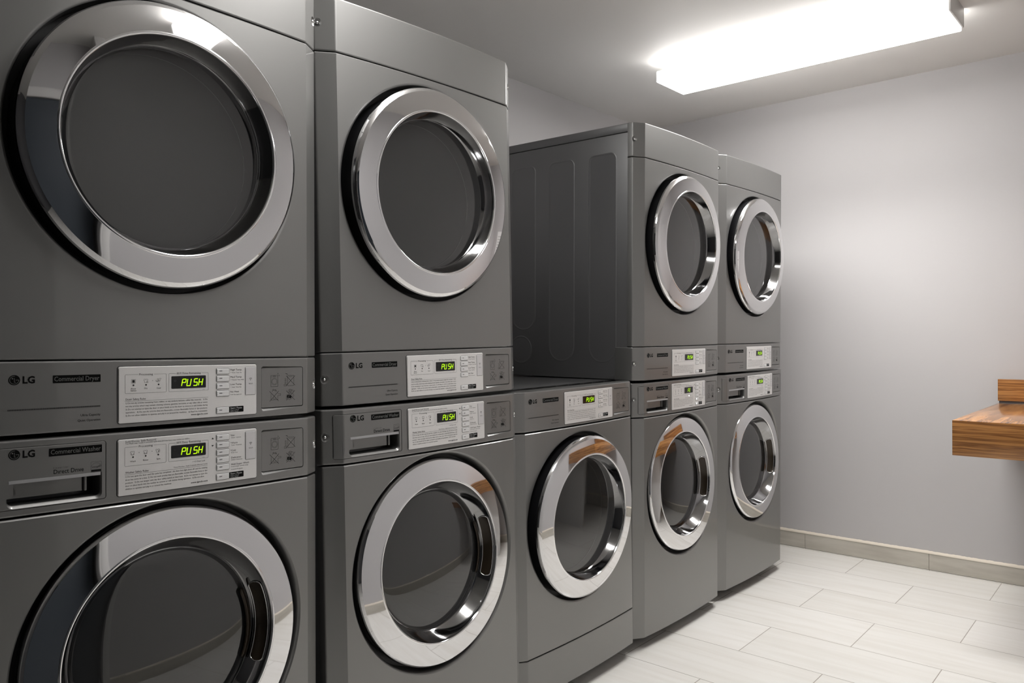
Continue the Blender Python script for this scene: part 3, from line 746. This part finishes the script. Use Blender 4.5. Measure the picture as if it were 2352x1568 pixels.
def machine(mid, kind, label, stacked=True, digits_=None, lit=()):
    x, y, z, rx, ry, rz = POSE[mid]
    root = bpy.data.objects.new(kind, None); C.objects.link(root); root.empty_display_size = .1
    root.location = (x, y, z + 1.18); root.rotation_mode = 'XYZ'; root.rotation_euler = tuple(math.radians(a) for a in (rx, ry, rz))
    tag(root, label, kind, 'grey commercial dryers' if kind == 'dryer' else 'grey commercial washers')
    P = lambda n, me, par=root, loc=(0, 0, 0): link(n, me, par, loc)
    d = kind == 'dryer'
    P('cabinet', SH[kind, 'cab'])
    if d: P('top_cover', SH['cover'])
    P('door_panel', SH[kind, 'panel'])
    zc = (0 if stacked else .8322) if d else .8537
    cp = P('control_panel', SH[kind, 'control'], root, (0, 0, zc))
    for m_ in (False, True): P('screw', SH['screw', m_], cp, (0, 0, .0660))
    if d:
        P('brand_logo_and_badge', SH[kind, 'logo'], cp); P('tagline_print', SH[kind, 'tag'], cp)
    cc = P('coin_cover', SH[kind, 'cover'], root, (0, 0, zc)); P('pictogram_print', SH[kind, 'picto'], cc)
    pl = P('control_plate', SH[kind, 'plate'], root, (0, 0, zc))
    P('plate_gasket', SH[kind, 'gasket'], pl); P('printed_text', SH[kind, 'ink'], pl)
    P('display', SH[kind, 'disp2'], pl); P('display_digits', digits_ or SH[kind, 'digits'], pl); P('unlit_symbols', SH[kind, 'ghost'], pl)
    for b in SH[kind, 'btns']: P('button', b, pl)
    P('button_labels', SH[kind, 'ink2'], pl); P('start_badge', SH[kind, 'start'], pl)
    wf = P('wifi_cover', SH[kind, 'wifi'], pl); P('wifi_print', SH[kind, 'wifiink'], pl)
    for l_ in lit: P('lit_indicator', l_, pl)
    if not d:
        for l_ in SH['arrows']: P('arrow_mark', l_, pl)
    if not d:
        dr = P('detergent_drawer', SH['washer', 'drawer'], root, (0, 0, zc)); P('drawer_handle', SH['washer', 'lip'], dr); P('drawer_rib', SH['washer', 'rib'], dr); P('drawer_flap', SH['washer', 'flap'], dr)
        P('brand_logo_and_badge', SH['washer', 'logo'], dr); P('drive_and_rating_print', SH['washer', 'tag'], dr)
    dd = P('door', SH[kind, 'ring'])
    # washer doors lean back a little at the top, dryer doors a little forward
    c = Vector((DC[kind][0], -.03, DC[kind][1])); th = math.radians(1.5 if d else -2.2); dd.rotation_euler = (th, 0, 0)
    dd.location = c - Euler((th, 0, 0)).to_matrix() @ c
    P('inner_rim', SH[kind, 'bead'], dd); P('door_body', SH[kind, 'body'], dd); P('door_funnel', SH[kind, 'funnel'], dd)
    g = P('door_glass', SH[kind, 'glass'], dd)
    if not d: P('handle_pocket', SH['handle2'], dd); P('handle_pocket', SH['handle'], dd); P('handle_rim', SH['handlerim'], dd)
    dm = P('drum', SH[kind, 'drum']); [P('drum_baffle', b, dm) for b in SH[kind, 'baffle']]; P('well_floor', SH[kind, 'shadowring'])
    if d:
        if stacked:
            fa = P('top_fascia', SH['fascia'], root, (0, 0, .8325))
            for m_ in (False, True): P('screw', SH['screw', m_], fa, (0, 0, .0650))
        else: P('kick_panel', SH['kick'], root, (0, 0, .0005))
    if not d or not stacked:
        z0 = .030 if not d else .005
        P('base_pan', SH['plinth'], root, (0, 0, z0))
        Rm = root.rotation_euler.to_matrix(); base = Vector(root.location)
        for fx in (.06, W - .06):
            for fy in (.07, .68):
                top = base + Rm @ Vector((fx, fy, z0)); h = top.z
                ft = P('foot', SH['foot'], root, (fx, fy, z0 - h)); ft.scale = (1, 1, 1)
                ft.data = ft.data.copy()
                for v in ft.data.vertices:
                    if v.co.z > .5: v.co.z = h
    return root

# display sits in an opening of the plate: dark face just proud so that it reads as a window
for kind in ('dryer', 'washer'):
    dz = 0 if kind == 'dryer' else .0019
    SH[kind, 'disp2'] = slab(.3297, .3999, .0708 + dz, .0951 + dz, .0018, .0026, .0025, .0003).me('display', M['glossblack'])
def lift(me, dy):
    for v in me.vertices: v.co.y += dy
    return me
for kind in ('dryer', 'washer'):
    lift(SH[kind, 'digits'], -.0014); lift(SH[kind, 'ghost'], -.0013)
fe = lift(digits((('F', .3575), ('E', .3690)), .0019), -.0014)
lit4 = []
for xx, zz, o_ in ((.3677, .0617, .0030), (.4305, .0446, .0040), (.4305, .0255, .0040)):
    k = Ink(o_); k.disc(xx, zz, .0022, 16); lit4.append(k.done('lit_indicator', M['led']))

machine('D1', 'dryer', 'grey stacked dryer at the far left, nearest the camera, with the largest round door')
machine('W1', 'washer', 'grey washer at the far left, its round door cut off by the bottom edge')
machine('D2', 'dryer', 'grey stacked dryer in the second column, left of the open gap in the row')
machine('W2', 'washer', 'grey washer directly left of the single dryer that stands on the floor')
machine('D3', 'dryer', 'grey dryer standing on the floor in mid row, nothing stacked above it', stacked=False)
machine('D4', 'dryer', 'grey stacked dryer with its dark embossed side panel in view')
machine('W4', 'washer', 'grey washer whose green display reads FE, with small white indicator lights lit', digits_=fe, lit=lit4)
machine('D5', 'dryer', 'grey stacked dryer at the right end of the row, beside the bare wall')
machine('W5', 'washer', 'grey washer at the right end of the row, nearest the beige skirting tiles')

# ------------------------------------------------------------------ room
ZC = 2.479; XB = 4.341; YL = 2.60; YR = .075; XF = -1.25; YA = -1.15; XE = .86
def plane(name, pts, m):
    o = link(name, mesh(name, pts, [tuple(range(len(pts)))], m, None, False)); tag(o, kind='structure'); return o
tilt = .0195
bx = lambda y: XB + (y - 1.2) * tilt
def sbox(name, a, b, m, bev=0):
    o = link(name, boxmesh(name, a, b, m, bev)); tag(o, kind='structure'); return o
sbox('floor', (XF - .1, YA - .1, -.08), (4.55, YL + .1, 0), M['floor'])
sbox('ceiling', (XF - .1, YA - .1, ZC), (4.55, YL + .1, ZC + .08), M['ceil'])
sbox('wall_left', (XF - .1, YL, 0), (4.55, YL + .1, ZC), M['wall'])
q = MB(); q.add([(bx(y), y, z) for y in (YL, YR - .1) for z in (0, ZC)] + [(4.55, y, z) for y in (YL, YR - .1) for z in (0, ZC)], [(0, 1, 3, 2), (4, 6, 7, 5), (0, 4, 5, 1), (2, 3, 7, 6), (1, 5, 7, 3), (0, 2, 6, 4)])
tag(link('wall_back', q.me('wall_back', M['wall'])), kind='structure')
sbox('wall_right', (XE, YR - .10, 0), (4.33, YR, ZC), M['wall'])
sbox('wall_front', (XF - .1, YA, 0), (XF, YL, ZC), M['wall_dark'])
sbox('wall_rear', (XF, YA - .1, 0), (XE + .2, YA, ZC), M['wall'])
sbox('wall_header', (.02, -.20, 2.106), (XE - .0005, -.10, ZC - .0005), M['wall'])
sbox('wall_alcove', (XE, YA, 0), (XE + .1, YR - .10, ZC), M['wall_dark'])
sbox('trim_1', (XE - .012, YR - .10, 0), (XE - .0005, YR + .012, ZC - .0005), M['trim'], .002)
sbox('trim_8', (XE, YR + .0005, 0), (XE + .048, YR + .012, ZC - .0005), M['trim'], .002)
# dark slate door leaf behind the camera, its white casing and lintel
sbox('door_1', (.10, -.155, .012), (.835, -.11, 2.03), M['slate'], .002)
sbox('trim_2', (.02, -.20, 0), (.095, -.09, 2.10), M['trim'], .002)
sbox('trim_3', (.02, -.20, 2.035), (XE - .013, -.09, 2.105), M['trim'], .002)
sbox('door_2', (-1.0, YA + .001, .01), (-.2, YA + .04, 2.03), M['dark'], .002)
sbox('trim_4', (-1.08, YA + .001, 0), (-1.01, YA + .05, 2.1), M['trim'], .002)
sbox('trim_5', (-.19, YA + .001, 0), (-.12, YA + .05, 2.1), M['trim'], .002)

# skirting tiles
def skirt(name, along, pos, joints, h0, m, inset):
    """row of skirting tiles; along='y' on the back wall, 'x' on the side walls"""
    q = MB()
    for a, b in zip(joints[:-1], joints[1:]):
        q.k = 0
        if along == 'y':
            A, B = sorted((a, b)); xa, xb = bx(A), bx(B); t = .010; g = .0009
            A += g; B -= g
            q.add([(xa - t, A, .002), (xb - t, B, .002), (xb - .0003, B, .002), (xa - .0003, A, .002), (xa - t, A, h0), (xb - t, B, h0), (xb - .0003, B, h0), (xa - .0003, A, h0)],
                  [(0, 3, 2, 1), (4, 5, 6, 7), (0, 1, 5, 4), (1, 2, 6, 5), (2, 3, 7, 6), (3, 0, 4, 7)])
            q.k = 1; q.add([(xa - t + .003, A - g, .0005), (xb - t + .003, B + g, .0005), (xb - t + .003, B + g, h0 - .003), (xa - t + .003, A - g, h0 - .003)], [(0, 1, 2, 3)])
        else:
            g = .0009; s = inset; t = .010
            y0, y1 = sorted((pos + s * .0003, pos + s * t)); q.box((a + g, y0, .002), (b - g, y1, h0))
            q.k = 1; yy = pos + s * (t - .003); q.add([(a, yy, .0005), (b, yy, .0005), (b, yy, h0 - .003), (a, yy, h0 - .003)], [(0, 1, 2, 3)])
    return q.me(name, [M['base'], M['grout']])
o = link('baseboard_back', skirt('baseboard_back', 'y', 0, [YR + .011, .375, .997, 1.619, 2.24, YL - .001], .083, None, 0)); tag(o, kind='structure')
o = link('baseboard_right', skirt('baseboard_right', 'x', YR, [XE + .05, 1.25, 1.87, 2.49, 3.11, 3.73, 4.30], .083, None, 1)); tag(o, kind='structure')
o = link('baseboard_left', skirt('baseboard_left', 'x', YL, [XF, -.6, .02, .64, 1.26, 1.88, 2.5, 3.12, 3.74, 4.33], .083, None, -1)); tag(o, kind='structure')
# ragged caulk bead on top of the skirting
def caulk(name, fn, n, L0, L1):
    q = MB(); rnd = random.Random(3); hs = [.0085 + .0022 * rnd.random() for _ in range(n + 1)]
    for i in range(n + 1):
        s = L0 + (L1 - L0) * i / n; (x, y), (ux, uy) = fn(s)
        for d, z in ((.0115, .0815), (.0112, .0845), (.006, .0845 + hs[i] * .7), (-.0002, .0845 + hs[i])): q.v.append((x + ux * d, y + uy * d, z))
    for i in range(n):
        for j in range(3): a = i * 4 + j; q.f.append((a, a + 1, a + 5, a + 4)); q.m.append(0)
    return q.me(name, M['caulk'], 60)
o = link('trim_6', caulk('caulk_back', lambda s: ((bx(s), s), (-1, 0)), 260, YR + .012, YL)); tag(o, kind='structure')
o = link('trim_7', caulk('caulk_right', lambda s: ((s, YR), (0, 1)), 260, XE + .05, 4.31)); tag(o, kind='structure')

# ------------------------------------------------------------------ folding counter at the end of the room
CX0, CX1, CY0, CY1, CZ1, CZ0 = 3.361, 4.314, YR + .002, .6925, .849, .716
ct = bpy.data.objects.new('folding_counter', None); C.objects.link(ct); ct.location = (CX0, CY0, 0)
tag(ct, 'thick brown striped wood counter at the right edge of the photo', 'counter')
def rel(me):
    for v in me.vertices: v.co -= Vector((CX0, CY0, 0))
    return me
me = boxmesh('counter_slab', (CX0, CY0, CZ0), (CX1, CY1, CZ1), [M['wood_edge'], M['wood_top']], .0012)
for p in me.polygons:
    if p.normal.z > .7: p.material_index = 1
link('counter_slab', rel(me), ct)
# backsplash strips: along the back wall and along the side wall
q = MB(); q.box((4.290, CY0 + .02, CZ1 + .012), (4.314, .6925, CZ1 + .113)); me = q.me('backsplash', [M['wood_edge']]); bevel(me, .0012)
link('backsplash', rel(me), ct, )
q = MB(); q.box((4.296, CY0 + .02, CZ1), (4.312, .688, CZ1 + .012)); link('backsplash_gap', rel(q.me('backsplash_gap', mat('gap_shade_grey', (.12, .125, .13), .5))), ct)  # grey strip painted as the shaded open gap below the backsplash
q = MB(); q.box((CX0 + .35, CY0 + .02, .0), (CX0 + .39, CY0 + .36, CZ0)); link('support_panel', rel(bevel(q.me('support_panel', M['trim']), .002)), ct)

# notice sheet on the side wall above the counter (seen only as a reflection in the far dryer doors)
def notice(y0, y1, z0, z1):
    q = MB(); xa = min(bx(y0), bx(y1)); q.box((xa - .0016, y0, z0), (xa - .0004, y1, z1)); q.k = 1
    x = xa - .0020; w = y1 - y0; h = z1 - z0; rnd = random.Random(5)
    for i in range(9):
        z = z1 - h * (.16 + .78 * i / 9); a = y0 + w * .1; b = y0 + w * (.9 if i % 2 else .6 + .2 * rnd.random())
        q.add([(x, a, z), (x, b, z), (x, b, z + h * .012), (x, a, z + h * .012)], [(0, 1, 2, 3)])
    return q.me('notice', [M['paper'], M['print']], None, False)
o = link('wall_notice', notice(.20, .50, 1.22, 1.64)); tag(o, 'white printed notice sheet on the back wall, mirrored in the far dryer doors', 'notice')

# ------------------------------------------------------------------ ceiling lights
def fixture(x0, x1, y0, y1, label, strength_mat, watts):
    r = bpy.data.objects.new('ceiling_light', None); C.objects.link(r); r.location = ((x0 + x1) / 2, (y0 + y1) / 2, ZC)
    tag(r, label, 'ceiling light')
    cx, cy = (x0 + x1) / 2, (y0 + y1) / 2
    def rl(me):
        for v in me.vertices: v.co -= Vector((cx, cy, ZC))
        return me
    zb, zt = ZC - .090, ZC - .037
    link('housing', rl(boxmesh('housing', (x0 + .055, y0 + .012, zt - .006), (x1 - .055, y1 - .012, ZC - .0005), M['enamel'], .002)), r)
    q = MB(); q.box((x0, y0 + .006, zb), (x1, y1, zt)); me = q.me('diffuser', [strength_mat, M['lens_side'], M['lens_end']]); bevel(me, .006, 3)
    for p in me.polygons: p.material_index = 0 if p.normal.z < -.7 else (2 if abs(p.normal.y) > .7 else 1)
    link('diffuser', rl(me), r)
    q = MB(); q.box((x0 + .03, y0 - .002, zb + .012), (x1 - .002, y0 + .005, ZC - .0005)); link('end_cap', rl(bevel(q.me('end_cap', M['enamel']), .0015)), r)
    q = MB(); q.box((x0 + .045, y1 - .035, zt + .0005), (x1 - .045, y1 - .010, ZC - .0006)); link('end_bracket', rl(q.me('end_bracket', M['enamel'])), r)
    # the tubes throw most of their light downwards through the prismatic diffuser
    al = bpy.data.lights.new('tube_light', 'AREA'); al.shape = 'RECTANGLE'; al.size = x1 - x0 - .02; al.size_y = y1 - y0 - .04; al.energy = watts; al.spread = math.radians(125); al.color = (1., .985, .965)
    ao = bpy.data.objects.new('tube_light', al); C.objects.link(ao); ao.parent = r; ao.location = (0, 0, -.0915)
    return r
fixture(3.328, 3.592, .693, 1.944, 'long white box light with a glowing diffuser mounted on the ceiling', M['lens'], 17.)
M['lens2'] = mat('lit_diffuser_near', (.9, .9, .9), .4, emit=(1., .985, .965), strength=11.)
fixture(1.20, 1.45, .55, 1.80, 'second ceiling box light overhead, mirrored in the nearest dryer door', M['lens2'], 8.)

# ------------------------------------------------------------------ camera
f_px, yaw, pitch, roll = 1814.56, math.radians(40.7455), math.radians(-.3792), math.radians(-.4308)
fw = Vector((math.cos(yaw) * math.cos(pitch), math.sin(yaw) * math.cos(pitch), math.sin(pitch)))
rt = Vector((math.sin(yaw), -math.cos(yaw), 0)); up = rt.cross(fw)
rt2 = rt * math.cos(roll) + up * math.sin(roll); up2 = rt2.cross(fw)
cam = bpy.data.cameras.new('camera'); co = bpy.data.objects.new('camera', cam); C.objects.link(co)
cam.sensor_width = 36; cam.lens = f_px / 2352 * 36; cam.clip_start = .02
m4 = Matrix.Identity(4)
for i in range(3): m4[i][0] = rt2[i]; m4[i][1] = up2[i]; m4[i][2] = -fw[i]
m4.translation = Vector((0, 0, 1.18)); co.matrix_world = m4
SC.camera = co

w = bpy.data.worlds.new('world'); SC.world = w; w.use_nodes = True
w.node_tree.nodes['Background'].inputs[0].default_value = (.5, .5, .5, 1); w.node_tree.nodes['Background'].inputs[1].default_value = .02
SC.view_settings.view_transform = 'Standard'; SC.view_settings.look = 'None'; SC.view_settings.gamma = 1.; SC.view_settings.exposure = .13
SC.view_settings.use_curve_mapping = False
